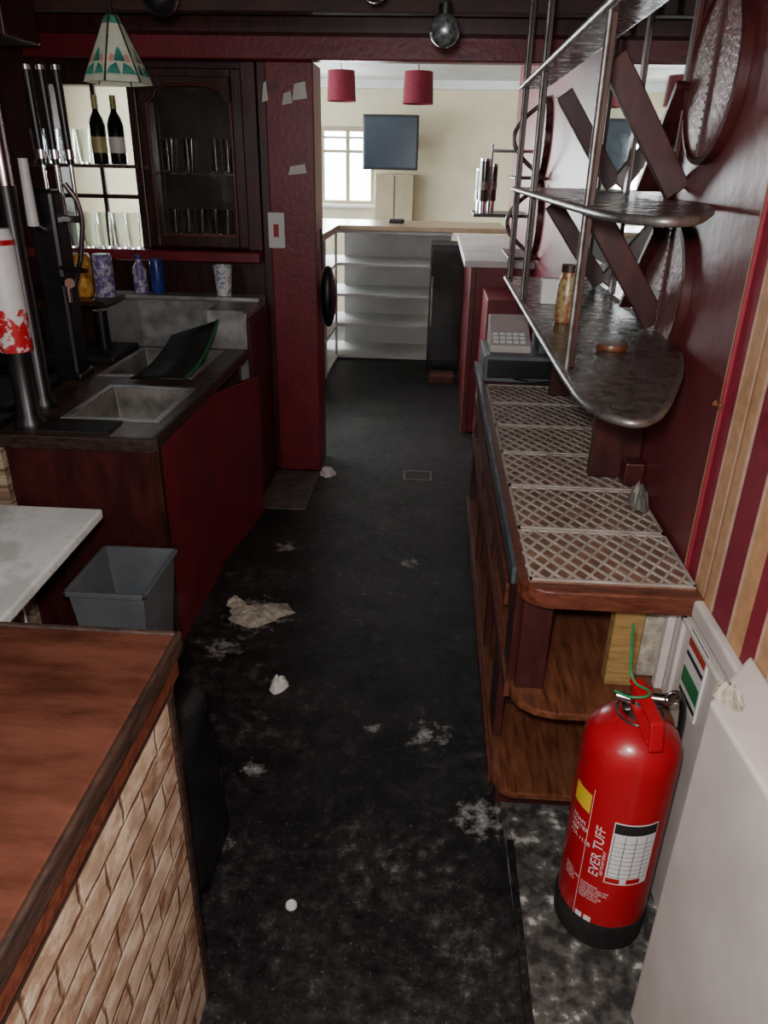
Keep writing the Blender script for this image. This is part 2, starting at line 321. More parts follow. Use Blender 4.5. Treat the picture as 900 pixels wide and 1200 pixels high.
# cash register
g=group("cash_register",(.4,3.2,.85))
box("drawer",.225,.56,3.06,3.38,.791,.90,'grey',g,.006); box("drawer_front",.24,.545,3.052,3.06,.81,.885,'black',g,.003)
bm=bmesh.new(); vs=[(.25,3.12,.90),(.42,3.12,.90),(.42,3.36,.90),(.25,3.36,.90),(.25,3.12,.93),(.42,3.12,.93),(.42,3.36,1.02),(.25,3.36,1.02)]
v=[bm.verts.new(p) for p in vs]
for f in ((0,3,2,1),(4,5,6,7),(0,1,5,4),(1,2,6,5),(2,3,7,6),(3,0,4,7)): bm.faces.new([v[i] for i in f])
mk("terminal",bm,'white',g,.006)
kb=bmesh.new()
for i in range(5):
    for j in range(3):
        y=3.14+j*.028; z=.93+(y-3.12)*.375; addbox(kb,.262+i*.028,.284+i*.028,y,y+.02,z,z+.012)
mk("keys",kb,'whiteshelf',g)
box("printer",.45,.555,3.12,3.36,.90,1.0,'grey',g,.008)
tube("cable",[(.35,3.05,.81),(.42,3.02,.81),(.5,3.03,.81),(.55,3.1,.81)],.004,'black',g)

# gantry shelves on right wall
g=group("bar_gantry_shelf",(.45,2.2,1.6))
out=[(.597,3.0),(.28,3.0),(.28,1.42),(.285,1.33),(.30,1.27),(.325,1.23),(.352,1.215),(.385,1.24),(.42,1.30),(.47,1.42),(.53,1.58),(.575,1.74),(.597,1.86)]
outT=[(.36,3.0),(.28,3.0),(.28,1.35),(.36,1.35)]
for i,z in enumerate((1.21,1.525,1.85)):
    ol=out if i<2 else outT
    prism("shelf_%d"%(i+1),ol,z,z+.014,'pewter',g,.003)
    pts=[Vector((x,y,z+.007)) for x,y in (out[1:-1] if i<2 else outT[1:3])]
    tube("rim_%d"%(i+1),[p+Vector((-.003,0,0)) for p in pts],.008,'dullsteel',g)
for i,y in enumerate((1.57,2.48,2.98)):
    boxes("upright_%d"%(i+1),[(.284,.302,y-.009,y+.009,1.224,2.2)],'darkwood',g,.002)
    rod("metal_upright_%d"%(i+1),(.283,y-.026,1.224),(.283,y-.026,2.2),.0055,'dullsteel',g)
for k,(za,zb) in enumerate(((1.21,1.525),(1.525,1.85))):
    obox("strut_a%d"%k,(.39,2.02,zb-.015),(.585,2.02,za+.03),.03,.06,'maroon_dark',g,.003)
    obox("strut_b%d"%k,(.39,2.75,zb-.03),(.585,2.75,za+.03),.03,.055,'maroon_dark',g,.003)
    obox("strut_c%d"%k,(.578,2.06,zb-.06),(.578,2.30,za+.03),.05,.02,'maroon_dark',g,.003)
boxes("bracket_down",[(.46,.597,1.98,2.01,.815,1.21),(.545,.597,1.92,1.98,.815,.88),(.46,.597,2.8,2.83,.815,1.21)],'maroon_dark',g,.004)
boxes("mirror_frame",[(.585,.5995,2.1,2.13,1.23,2.15),(.585,.5995,2.56,2.60,1.23,2.15),(.585,.5995,3.02,3.05,1.23,2.15)],'maroon_dark',g,.003)
box("mirror_panel",.592,.5995,2.13,3.02,1.23,2.15,'mirror',g)
for k,(cy,cz,rr_) in enumerate(((1.99,1.325,.165),(1.90,1.79,.17))):
    lathe("round_panel_%d"%k,[(0,0),(rr_,0),(rr_,.012),(rr_-.01,.016),(0,.016)],(.5995,cy,cz),'bronze',g,56,False,Matrix.Rotation(-math.pi/2,3,'Y'))
    lathe("round_rim_%d"%k,[(rr_-.006,.0),(rr_+.005,0),(rr_+.005,.020),(rr_-.006,.023),(rr_-.006,0)],(.5993,cy,cz),'maroon_dark',g,56,True,Matrix.Rotation(-math.pi/2,3,'Y'),False)
    boxes("round_spine_%d"%k,[(.577,.584,cy-.005,cy+.005,cz-rr_+.01,cz+rr_-.01)],'maroon_dark',g,.001)
    bm=bmesh.new()
    for i in range(19): 
        z=cz-rr_+.02+i*(2*rr_-.04)/18; bmesh.ops.create_icosphere(bm,subdivisions=1,radius=.0035,matrix=Matrix.Translation((.577,cy,z)))
    mk("round_studs_%d"%k,bm,'bronze',g,0,True)
g=group("white_card_box",(.36,2.42,1.27)); box("card",.33,.38,2.36,2.40,1.2245,1.30,'label',g,.003)
g=group("sweet_jar",(.36,1.98,1.28)); lathe("jar",[(.026,0),(.028,.01),(.028,.10),(.02,.12),(.02,.13)],(.36,2.08,1.2245),mat("sweets",(130,70,46),(150,140,90),rough=.3,scale=60,lo=.45,hi=.55),g); lathe("lid",[(.023,0),(.023,.018),(0,.018)],(.36,2.08,1.3545),'darkwood',g)
g=group("wooden_coaster",(.4,1.75,1.235)); lathe("disc",[(.035,0),(.037,.006),(.035,.012),(0,.012)],(.42,1.76,1.2245),'laminate',g)
g=group("crumpled_grey_cloth",(.55,1.83,.8)); sheet("cloth",.565,1.83,.80,.02,.05,'steel_dirty',.05,20,12,g)

# right lower parts
box("trim_dado_rail",.578,.6,.3,1.50,.745,.785,'white',None,.006)
box("trim_corner_bead",.592,.6,1.494,1.508,.785,2.2,'stripe',None,.002)
box("trim_corner_post",.58,.6,1.50,1.525,0,.785,'white',None,.003)
bm=bmesh.new(); addbox(bm,.590,.6,1.20,1.215,.06,.70); addbox(bm,.590,.6,1.44,1.455,.06,.70); addbox(bm,.590,.6,1.20,1.455,.69,.70); mk("trim_panel_moulding",bm,'white',None,.002)
g=group("wall_hook",(.59,1.5,1.18)); box("plate",.585,.592,1.485,1.515,1.165,1.18,'laminate',g,.002); rod("peg",(.588,1.495,1.172),(.575,1.485,1.18),.005,'laminate',g)
g=group("safety_sign",(.59,1.3,.6)); box("plate",.5955,.5998,1.29,1.40,.53,.70,'label',g); box("red_band",.5945,.5956,1.295,1.395,.665,.695,'red',g); box("green_band",.5945,.5956,1.295,1.395,.57,.61,'green',g); box("ink_band",.5945,.5956,1.295,1.395,.64,.65,'ink',g); box("ink_band_2",.5945,.5956,1.295,1.395,.545,.555,'ink',g)
prism("white_door_pier",[(.48,1.0),(.598,1.14),(.598,.30),(.53,.30)],0,.82,'white',None,.006)
sheet("broken_plaster_chunk",.512,1.012,.821,.022,.03,'plaster',.022,seed=5)
g=group("timber_offcut",(.52,1.5,.6)); box("block",.46,.53,1.50,1.54,.461,.72,'yellowwood',g,.004); box("plaster_bit",.54,.597,1.54,1.60,.461,.72,'plaster',g,.01)
prism("floor_concrete_patch",[(.275,-.5),(.6,-.5),(.6,1.55),(.25,1.55),(.262,1.0)],0,.004,'concrete')
box("floor_vinyl_edge",.258,.276,-.5,1.42,0,.008,'floor',None,.002)

# ---------------------------------------------------------------- fire extinguisher
EX,EY=.455,1.23
g=group("fire_extinguisher",(EX,EY,0))
lathe("base_ring",[(.0,.004),(.094,.004),(.101,.012),(.103,.07),(.1,.085)],(EX,EY,0),'blackmat',g,56)
lathe("body",[(.099,.06),(.0995,.08),(.0995,.51),(.097,.535),(.088,.56),(.068,.58),(.045,.592),(.028,.597),(.028,.605),(0,.605)],(EX,EY,0),'red',g,64)
lathe("neck",[(.03,.6),(.034,.604),(.034,.618),(.022,.622),(.02,.64),(0,.64)],(EX,EY,0),'chrome',g,32)
lathe("valve",[(.018,.62),(.02,.63),(.02,.66),(0,.665)],(EX,EY,0),'red',g,24)
obox("carry_handle",(EX-.01,EY+.01,.632),(EX+.004,EY-.095,.606),.026,.008,'red',g,.003)
obox("squeeze_lever",(EX-.01,EY+.02,.668),(EX+.004,EY-.10,.655),.028,.008,'red',g,.003)
obox("lever_tip",(EX+.004,EY-.097,.657),(EX+.006,EY-.11,.60),.028,.008,'red',g,.003)
rod("gauge",(EX+.02,EY,.64),(EX+.05,EY-.01,.645),.012,'chrome',g)
rod("hose_coupling",(EX-.02,EY,.635),(EX-.045,EY+.01,.635),.010,'chrome',g)
tube("hose",[(EX+.05,EY,.645),(EX+.085,EY+.03,.63),(EX+.112,EY+.05,.55),(EX+.105,EY+.06,.3),(EX+.1,EY+.06,.14)],.007,'black',g)
tube("pull_ring",[(EX+.05+.014*math.cos(t),EY-.03,.665+.014*math.sin(t)) for t in [i*.7 for i in range(10)]],.002,'chrome',g)
tube("green_tag",[(EX-.06,EY-.02,.668),(EX-.03,EY-.05,.678),(EX,EY-.04,.682),(EX-.02,EY,.68),(EX-.03,EY+.02,.74),(EX-.035,EY+.02,.80)],.0025,'green',g)
tube("white_tag_loop",[(EX+.045*math.cos(t),EY-.01+.045*math.sin(t),.612) for t in [i*.6 for i in range(12)]],.003,'pewter',g)
def patch(name,a0,a1,z0,z1,r,mt,n=16):
    bm=bmesh.new(); A=[];B=[]
    for i in range(n+1):
        a=math.radians(a0+(a1-a0)*i/n); A.append(bm.verts.new((EX+r*math.cos(a),EY+r*math.sin(a),z0))); B.append(bm.verts.new((EX+r*math.cos(a),EY+r*math.sin(a),z1)))
    for i in range(n): bm.faces.new((A[i],A[i+1],B[i+1],B[i]))
    return mk(name,bm,mt,g,0,True)
patch("inspection_label",-110,-56,.22,.395,.1002,'label')
patch("label_header",-109,-57,.365,.392,.1005,'ink')
for i in range(9): patch("label_row_%d"%i,-108,-58,.24+i*.0125,.2412+i*.0125,.1005,'ink')
for i in range(4): patch("label_col_%d"%i,-108+i*13,-107.2+i*13,.24,.36,.1005,'ink',2)
patch("label_red_box_1",-109,-92,.223,.237,.1005,'red'); patch("label_red_box_2",-84,-66,.223,.237,.1005,'red')
patch("yellow_label",-172,-142,.38,.43,.1002,'yellow')
patch("white_rule",-140,-139.4,.06,.45,.1002,'label',2)
def bent(name,body,size,aC,z0,vertical=True):
    c=bpy.data.curves.new(name,'FONT'); c.body=body; c.size=size; o_=bpy.data.objects.new(name,c); COL.objects.link(o_)
    bpy.context.view_layer.update(); me=bpy.data.meshes.new_from_object(o_.evaluated_get(bpy.context.evaluated_depsgraph_get()))
    bpy.data.objects.remove(o_); ob=bpy.data.objects.new(name,me); COL.objects.link(ob); me.materials.clear(); me.materials.append(M['label'])
    for v in me.vertices:
        x,y=v.co.x,v.co.y
        if vertical: a=math.radians(aC)-y/.1; z=z0+x
        else: a=math.radians(aC)+x/.1; z=z0+y
        v.co=(EX+.1004*math.cos(a),EY+.1004*math.sin(a),z)
    ob.parent=g; ob.matrix_parent_inverse=Matrix.Translation(g.location).inverted()
bent("lettering_main","EVER TUFF",.030,-118,.225)
bent("lettering_small","ABF FOAM SPRAY",.009,-113,.235)
bent("lettering_type","FOAM\nWATER\nABF\n13A 113B",.015,-168,.34,False)
bent("lettering_notes","WARNING\nDO NOT USE ON\nLIVE ELECTRICAL\nEQUIPMENT\nWHEN IN USE\nKEEP AWAY",.008,-137,.19,False)
bent("lettering_more","REFILL\nAFTER USE\nCHECK\nYEARLY",.009,-165,.2,False)
patch("stamp_1",-137,-128,.085,.10,.1003,'label'); patch("stamp_2",-125,-116,.085,.10,.1003,'label')

# ---------------------------------------------------------------- near left wooden counter
g=group("wooden_bar_counter",(-.8,.4,.45))
box("top",-1.6,-.396,-.6,.99,.862,.90,'countertop',g,.004)
boxes("edge_moulding",[(-.396,-.386,-.6,1.0,.865,.902),(-1.6,-.396,.99,1.0,.865,.902)],'woodedge',g,.004)
box("under_moulding",-.405,-.392,-.6,.985,.825,.862,'trimwood',g,.004)
box("shadow_gap_board",-.412,-.402,-.6,.975,.80,.826,'woodedge',g)
box("brick_front",-.46,-.408,-.6,.97,0,.80,'brick',g,.003)
box("carcass",-1.6,-.46,-.5,.96,0,.862,'darkwood',g)
box("edge_batten",-.41,-.402,.955,.975,0,.80,'woodedge',g,.003)
g=group("marble_table",(-1.3,1.4,.4))
prism("top",[(-.86,1.76),(-.84,1.1),(-1.9,1.1),(-1.9,1.76)],.722,.75,'marble',g,.006)
for i,(x,y) in enumerate(((-1.25,1.66),(-1.25,1.2),(-1.8,1.66),(-1.8,1.2))): rod("leg_%d"%i,(x,y,0),(x,y,.722),.02,'steel',g)
g=group("waste_bin",(-1.0,1.98,0))
def tapered(name,x0,x1,y0,y1,z0,z1,t,mt,parent,th=.006):
    bm=bmesh.new()
    def ring(e,z): return [bm.verts.new(p) for p in ((x0+e,y0+e,z),(x1-e,y0+e,z),(x1-e,y1-e,z),(x0+e,y1-e,z))]
    a=ring(t,z0); b_=ring(0,z1); c=ring(th,z1); d=ring(t+th,z0+th)
    bm.faces.new(a[::-1]); bm.faces.new(d)
    for p,q in ((a,b_),(b_,c),(c,d)):
        for i in range(4): bm.faces.new((p[i],p[(i+1)%4],q[(i+1)%4],q[i]))
    bmesh.ops.recalc_face_normals(bm,faces=bm.faces); return mk(name,bm,mt,parent,.004)
tapered("tub",-1.06,-.825,1.86,2.15,.0,.42,.035,'grey',g)
boxes("rim",[(-1.07,-.815,1.85,1.862,.405,.422),(-1.07,-.815,2.148,2.16,.405,.422),(-1.07,-1.058,1.85,2.16,.405,.422),(-.827,-.815,1.85,2.16,.405,.422)],'grey',g,.003)
bm=bmesh.new(); rnd=random.Random(3); rings=[]
for k in range(9):
    z=k/8*.42; f=1-.2*(k/8)**2; ring=[]
    for i in range(20):
        a=2*math.pi*i/20; ring.append(bm.verts.new((-.535+.065*f*math.copysign(abs(math.cos(a))**.6,math.cos(a))+rnd.uniform(-.007,.007)-.03*k/8,1.32+.14*f*math.copysign(abs(math.sin(a))**.6,math.sin(a))+rnd.uniform(-.007,.007)+.03*k/8,z)))
    rings.append(ring)
for k in range(8):
    for i in range(20): j=(i+1)%20; bm.faces.new((rings[k][i],rings[k][j],rings[k+1][j],rings[k+1][i]))
bm.faces.new(rings[0][::-1]); bm.faces.new(rings[-1]); mk("black_bin_bag",bm,'bag',None,0,True)

# ---------------------------------------------------------------- sink unit
g=group("sink_cabinet",(-1.1,2.8,.4))
T0,T1=.765,.80
bx=[(-1.22,-.92,2.36,2.74),(-1.33,-.98,2.92,3.38)]
boxes("top",[(-2.2,-.855,2.17,2.36,T0,T1),(-2.2,-1.22,2.36,2.74,T0,T1),(-.92,-.855,2.36,2.74,T0,T1),(-2.2,-.86,2.74,2.92,T0,T1),(-2.2,-1.33,2.92,3.38,T0,T1),(-.98,-.86,2.92,3.38,T0,T1),(-2.2,-.86,3.38,3.46,T0,T1)],mat("grimy_bar_top",(44,34,28),(94,74,60),rough=.4,scale=9,bump=.2,c3=(130,112,96)),g)
for i,(x0,x1,y0,y1) in enumerate(bx):
    tapered("basin_%d"%(i+1),x0,x1,y0,y1,.60,.803,.02,'steel_dirty',g)
    boxes("basin_rim_%d"%(i+1),[(x0-.02,x1+.02,y0-.02,y0,.80,.806),(x0-.02,x1+.02,y1,y1+.02,.80,.806),(x0-.02,x0,y0,y1,.80,.806),(x1,x1+.02,y0,y1,.80,.806)],'steel',g)
rod("basin_drain",(-1.07,2.55,.606),(-1.07,2.55,.612),.03,'chrome',g)
box("front_panel",-1.36,-.865,2.185,2.20,.02,.765,'maroon_dark',g,.003)
box("front_rail",-2.2,-.855,2.165,2.185,.755,.802,'woodedge',g,.004)
box("corner_post",-.88,-.852,2.178,2.21,0,.765,'darkwood',g,.003)
box("side_panel_1",-.868,-.855,2.215,2.775,0,.765,'maroon_bright',g,.003)
bm=bmesh.new(); v=[bm.verts.new(p) for p in ((-.868,2.785,0),(-.80,3.36,0),(-.79,3.36,.70),(-.858,2.785,.765),(-.88,2.785,0),(-.82,3.36,0),(-.82,3.36,.70),(-.88,2.785,.765))]
for f in ((0,1,2,3),(7,6,5,4),(0,3,7,4),(1,5,6,2),(3,2,6,7),(0,4,5,1)): bm.faces.new([v[i] for i in f])
mk("side_panel_2",bm,'maroon_bright',g,.002)
box("top_side_edge",-.862,-.85,2.17,3.42,.765,.81,'woodedge',g,.003)
boxes("carcass",[(-2.2,-.9,2.2,2.22,0,.6),(-2.2,-.9,3.42,3.46,0,.765),(-.9,-.88,2.2,3.4,0,.60)],'darkwood',g)
box("stone_side",-1.62,-1.37,2.17,2.2,0,.755,'brick',g)
g=group("black_sink_lid",(-1.0,3.0,.85))
bm=bmesh.new(); n=8; A=[];B=[]
for i in range(n+1):
    t=i/n; s=t*t
    A.append(bm.verts.new((-1.19+.08*t,2.84+.30*t,.815+.11*s))); B.append(bm.verts.new((-.955+.045*t,2.80+.36*t,.83+.16*s)))
for i in range(n): bm.faces.new((A[i],B[i],B[i+1],A[i+1]))
ep=[tuple(v.co) for v in B]
ob=mk("lid",bm,'blackmat',g,0,True); md=ob.modifiers.new("s",'SOLIDIFY'); md.thickness=.008
tube("green_edge",ep,.007,'greenrubber',g)

g=group("stainless_glasswasher_station",(-1.3,3.7,.8))
boxes("shell",[(-1.75,-.87,3.9,3.93,.62,.98),(-.885,-.87,3.5,3.9,.60,.96),(-1.75,-.87,3.5,3.93,.60,.62),(-1.75,-.87,3.78,3.9,.965,.985),(-1.55,-1.54,3.5,3.9,.62,.96),(-1.06,-.885,3.5,3.52,.62,.96),(-1.06,-.885,3.5,3.78,.955,.97)],'steel',g,.003)
box("front_lip",-1.54,-1.06,3.5,3.515,.62,.74,'steel_dirty',g,.003)
boxes("cabinet",[(-2.2,-.87,3.5,3.95,0,.60)],'maroon_dark',g,.004)
box("side_board",-.868,-.848,3.48,3.93,0,.93,'maroon_dark',g,.003)
box("back_shelf_counter",-3.0,-1.76,3.5,3.98,.95,.99,'darkwood',None,.004)
box("floor_tile_patch",-.845,-.60,3.40,3.92,0,.008,'mat',None,.003)

# back bar wall: cabinet with arched door, shelf
g=group("glazed_wall_cabinet",(-1.2,4.0,1.6))
X0,X1,Z0,Z1=-1.46,-.95,1.2,2.0; W_=.05
boxes("frame",[(X0,X0+W_,3.97,4.049,Z0,Z1),(X1-W_,X1,3.97,4.049,Z0,Z1),(X0+W_,X1-W_,3.97,4.049,Z0,Z0+.06),(X0+W_,X1-W_,3.97,4.049,Z1-.04,Z1)],'darkwood',g,.006)
bm=bmesh.new(); n=24; top=[];bot=[]
for i in range(n+1):
    t=i/n; x=X0+W_+(X1-X0-2*W_)*t; s=abs(2*t-1); zz=1.935-.06*(s**3)-(.02 if s>.82 else 0)
    top.append((x,Z1-.04)); bot.append((x,zz))
for i in range(n):
    a=[bm.verts.new((top[i][0],3.975,top[i][1])),bm.verts.new((top[i+1][0],3.975,top[i+1][1])),bm.verts.new((bot[i+1][0],3.975,bot[i+1][1])),bm.verts.new((bot[i][0],3.975,bot[i][1]))]; bm.faces.new(a)
ob=mk("arched_head",bm,'darkwood',g); md=ob.modifiers.new("s",'SOLIDIFY'); md.thickness=.03
box("glass",X0+W_,X1-W_,4.03,4.036,Z0+.06,Z1-.04,'smoked',g)
tube("arch_bead",[(x,3.965,z-.004) for x,z in bot],.006,'trimwood',g)
boxes("bead",[(X0+W_-.002,X0+W_+.008,3.962,3.97,Z0+.06,1.86),(X1-W_-.008,X1-W_+.002,3.962,3.97,Z0+.06,1.86),(X0+W_,X1-W_,3.962,3.97,Z0+.055,Z0+.067)],'trimwood',g)
box("inner_shelf",X0+W_,X1-W_,3.97,4.03,1.54,1.55,'pewter',g)
box("ledge",-2.3,-.88,3.88,4.049,1.14,1.19,'maroon_bright',g,.006)
box("upper_shelf",-2.0,-1.47,3.86,4.049,1.565,1.58,'pewter',g)
box("jamb",-.95,-.88,3.97,4.049,1.19,2.03,'maroon_dark',g,.005)
box("mid_stile",-1.505,-1.462,3.97,4.049,1.19,2.03,'darkwood',g,.005)
boxes("pictures_frame_bar",[(-1.92,-1.5,4.06,4.08,1.42,1.44),(-1.72,-1.70,4.06,4.08,1.12,1.93)],'darkwood',g)

def glassy(name,x,y,z,h=.15,r=.035,mt='glass'):
    gg=group(name,(x,y,z)); lathe("tumbler",[(r*.75,0),(r,h),(r-.003,h),(r*.75-.003,.008),(0,.008)],(x,y,z),mt,gg,24)
for x in (-1.96,-1.89,-1.81,-1.735): glassy("pint_glass",x,3.93,1.581)
for x in (-1.92,-1.84,-1.76,-1.68,-1.60,-1.53): glassy("pint_glass",x,3.93,1.191,.17,.036)
for x in (-1.33,-1.26,-1.19,-1.12,-1.06): glassy("wine_tumbler",x,3.995,1.261,.12,.03)
for x in (-1.34,-1.24,-1.10,-1.04): glassy("wine_tumbler",x,3.995,1.551,.15,.028)
for i,x in enumerate((-1.655,-1.565)):
    g=group("wine_bottle",(x,3.94,1.581))
    lathe("body",[(0,0),(.036,0),(.038,.01),(.038,.17),(.03,.20),(.014,.23),(.013,.28),(.015,.282),(.015,.295),(0,.295)],(x,3.94,1.581),'bottle_dark',g,28)
    lathe("label",[(.0385,.05),(.0385,.12)],(x,3.94,1.581),'gold' if i==0 else 'label',g,28); lathe("foil",[(.0155,.24),(.0155,.298),(0,.298)],(x,3.94,1.581),'gold',g,20)
def can(name,x,y,z,r,h,mt):
    g=group(name,(x,y,z)); lathe("body",[(0,0),(r*.88,0),(r,.012),(r,h-.014),(r*.88,h-.002)],(x,y,z),mt,g,28); lathe("lid",[(0,h-.006),(r*.84,h-.006),(r*.88,h),(r*.82,h)],(x,y,z),'steel',g,28)
can("drink_can",-1.71,3.66,.9905,.048,.2,'orange'); can("drink_can",-1.60,3.66,.9905,.046,.2,'purple') ; can("drink_can",-1.40,3.84,.986,.032,.17,'blue')
box("riser_shelf",-1.759,-1.552,3.52,3.77,.965,.989,'darkwood',None,.003)
g=group("plastic_bottle",(-1.49,3.84,.986)); lathe("body",[(0,0),(.034,0),(.036,.02),(.034,.08),(.036,.11),(.014,.15),(.014,.17),(0,.17)],(-1.49,3.84,.986),'purple',g); lathe("cap",[(.016,.165),(.016,.185),(0,.185)],(-1.49,3.84,.986),'blue',g)
g=group("paper_cup",(-1.08,3.84,.986)); lathe("cup",[(0,0),(.036,0),(.046,.14),(.049,.145),(.044,.145),(.034,.006),(0,.006)],(-1.06,3.84,.986),mat("patterned_cup",(120,130,150),(216,218,222),rough=.5,scale=45,lo=.42,hi=.5),g)

# stained glass lamp
g=group("stained_glass_pendant_lamp",(-1.16,3.0,1.95))
def facet(name,z0,z1,r0,r1,mt,n=6):
    bm=bmesh.new()
    for i in range(n):
        a0=2*math.pi*(i+.04)/n+.5;a1=2*math.pi*(i+.96)/n+.5
        bm.faces.new([bm.verts.new((-1.16+r*math.cos(a),3.0+r*math.sin(a),z)) for r,a,z in ((r0,a0,z0),(r0,a1,z0),(r1,a1,z1),(r1,a0,z1))])
    ob=mk(name,bm,mt,g); md=ob.modifiers.new("s",'SOLIDIFY'); md.thickness=.004
facet("skirt",1.85,1.868,.118,.112,'lampcream'); facet("lower_panels",1.87,1.965,.111,.066,'lampcream'); facet("upper_panels",1.967,2.03,.065,.036,'lampcream'); facet("crown",2.032,2.055,.035,.02,'lampgreen')
for i in range(6):
    a=2*math.pi*(i+.5)/6+.5; ca,sa=math.cos(a),math.sin(a); cosp=math.cos(math.pi/6)
    def P(u,z):
        rr2=(.111+(z-1.87)/.095*(-.045))*cosp+.005
        return (-1.16+rr2*ca-u*sa,3.0+rr2*sa+u*ca,z)
    bm=bmesh.new()
    for tri in (((-.052,1.872),(-.002,1.872),(-.012,1.908),(-.036,1.895)),((.052,1.872),(.002,1.872),(.012,1.908),(.036,1.895)),((-.020,1.912),(.020,1.912),(.008,1.945),(0,1.958),(-.008,1.945))): bm.faces.new([bm.verts.new(P(*q)) for q in tri])
    mk("green_pieces_%d"%i,bm,'lampgreen',g)
    bm=bmesh.new(); bm.faces.new([bm.verts.new(P(*q)) for q in ((-.038,1.912),(-.024,1.908),(-.016,1.93),(-.028,1.935))]); bm.faces.new([bm.verts.new(P(*q)) for q in ((.038,1.912),(.024,1.908),(.016,1.93),(.028,1.935))]); mk("amber_pieces_%d"%i,bm,'lampamber',g)
    a=2*math.pi*i/6+.5; rod("came_%d"%i,(-1.16+.118*math.cos(a),3+.118*math.sin(a),1.85),(-1.16+.02*math.cos(a),3+.02*math.sin(a),2.06),.004,'pewter',g)
rod("cord",(-1.16,3.0,2.05),(-1.16,3.0,2.2),.004,'black',g)
def pend(name,x,y,z,r,mt):
    g=group(name,(x,y,z)); bm=bmesh.new(); bmesh.ops.create_uvsphere(bm,u_segments=20,v_segments=12,radius=r,matrix=Matrix.Translation((x,y,z))); mk("globe",bm,mt,g,0,True)
    rod("cap",(x,y,z+r*.8),(x,y,z+r*1.5),r*.45,'black',g); rod("cord",(x,y,z+r*1.4),(x,y,2.2),.004,'black',g)
pend("mirror_ball",.0,2.45,1.945,.042,mat("ball_chrome",(70,78,80),(170,176,176),rough=.3,metal=.6,scale=60)); 
pend("dark_globe_lamp",-.80,2.45,2.02,.05,'black'); pend("small_globe_lamp",-.2,2.5,2.05,.035,'pewter')

# beer taps left
g=group("chrome_beer_font",(-1.47,2.6,.8)); lathe("column",[(.045,0),(.045,.02),(.03,.04),(.03,.72)],(-1.36,2.47,.801),'black',g); lathe("chrome_head",[(.026,.72),(.026,1.02),(.018,1.03),(0,1.03)],(-1.36,2.47,.801),'chrome',g)
g=group("branded_beer_font",(-1.33,2.38,.8))
fx,fy=-1.30,2.255
lathe("pedestal",[(.05,.0),(.05,.02),(.035,.04),(.035,.25)],(fx,fy,.801),'black',g); lathe("red_band",[(.048,.25),(.050,.262),(.050,.38)],(fx,fy,.801),'beerred',g); lathe("column",[(.050,.38),(.048,.585),(.04,.61),(0,.61)],(fx,fy,.801),'whiteshelf',g); lathe("top_ring",[(.051,.565),(.051,.58),(.04,.58)],(fx,fy,.801),'red',g)
g=group("beer_tap_tower",(-1.40,2.8,.8))
box("tower",-1.49,-1.385,2.82,2.93,.802,1.50,'black',g,.015)
box("foot",-1.50,-1.375,2.81,2.94,.802,.83,'black',g,.008)
rod("spout_arm",(-1.42,2.84,1.19),(-1.34,2.74,1.19),.012,'chrome',g); rod("spout",(-1.34,2.74,1.2),(-1.34,2.74,1.12),.010,'chrome',g); rod("tap_body",(-1.37,2.78,1.19),(-1.32,2.72,1.19),.018,'chrome',g); rod("side_pipe",(-1.42,2.84,1.23),(-1.27,2.76,1.23),.009,'chrome',g)
for i,(x,y) in enumerate(((-1.44,2.9),(-1.39,2.9),(-1.335,2.9))):
    rod("lever_stem_%d"%i,(x,y,1.40),(x,y,1.60),.008,'chrome',g); rod("lever_%d"%i,(x,y,1.58),(x-.005,y,1.88),.013,'black',g,.016); rod("lever_ring_%d"%i,(x,y,1.60),(x,y,1.63),.017,'chrome',g); rod("lever_top_%d"%i,(x-.005,y,1.88),(x-.005,y,1.895),.016,'chrome',g)
boxes("lever_bar",[(-1.47,-1.32,2.885,2.915,1.385,1.41)],'chrome',g,.004)
rod("white_handle",(-1.44,2.76,1.38),(-1.44,2.76,1.60),.02,'whiteshelf',g,.016); rod("white_handle_base",(-1.44,2.83,1.36),(-1.44,2.76,1.385),.012,'chrome',g)
tube("chrome_swan_neck",[(-1.39,2.90,1.15),(-1.33,2.88,1.3),(-1.31,2.86,1.45),(-1.34,2.84,1.52)],.010,'chrome',g)
g=group("bar_drip_trays",(-1.4,2.5,.82))
tapered("tray_1",-1.90,-1.37,2.19,2.31,.801,.83,.01,'black',g); tapered("tray_2",-1.9,-1.42,2.34,2.75,.801,.835,.01,'black',g)
bl=[]
for i in range(20): bl.append((-1.89,-1.43,2.35+i*.019,2.357+i*.019,.822,.829))
for i in range(5): bl.append((-1.89,-1.38,2.2+i*.02,2.207+i*.02,.82,.826))
boxes("grille",bl,'blackmat',g)
g=group("black_service_tray",(-1.7,3.0,.82)); tapered("tray",-1.85,-1.52,2.78,3.02,.807,.845,.02,'black',g)
g=group("bar_runner_mat",(-1.2,2.26,.8)); box("mat",-1.23,-1.02,2.20,2.33,.801,.808,'blackmat',g,.003)
g=group("glass_brush",(-1.42,3.2,.8)); box("bar_mat",-1.8,-1.36,3.1,3.4,.801,.83,'blackmat',g,.008)
for i in range(3): rod("brush_%d"%i,(-1.7+i*.12,3.25,.83),(-1.7+i*.12,3.25,1.0),.03,'black',g)

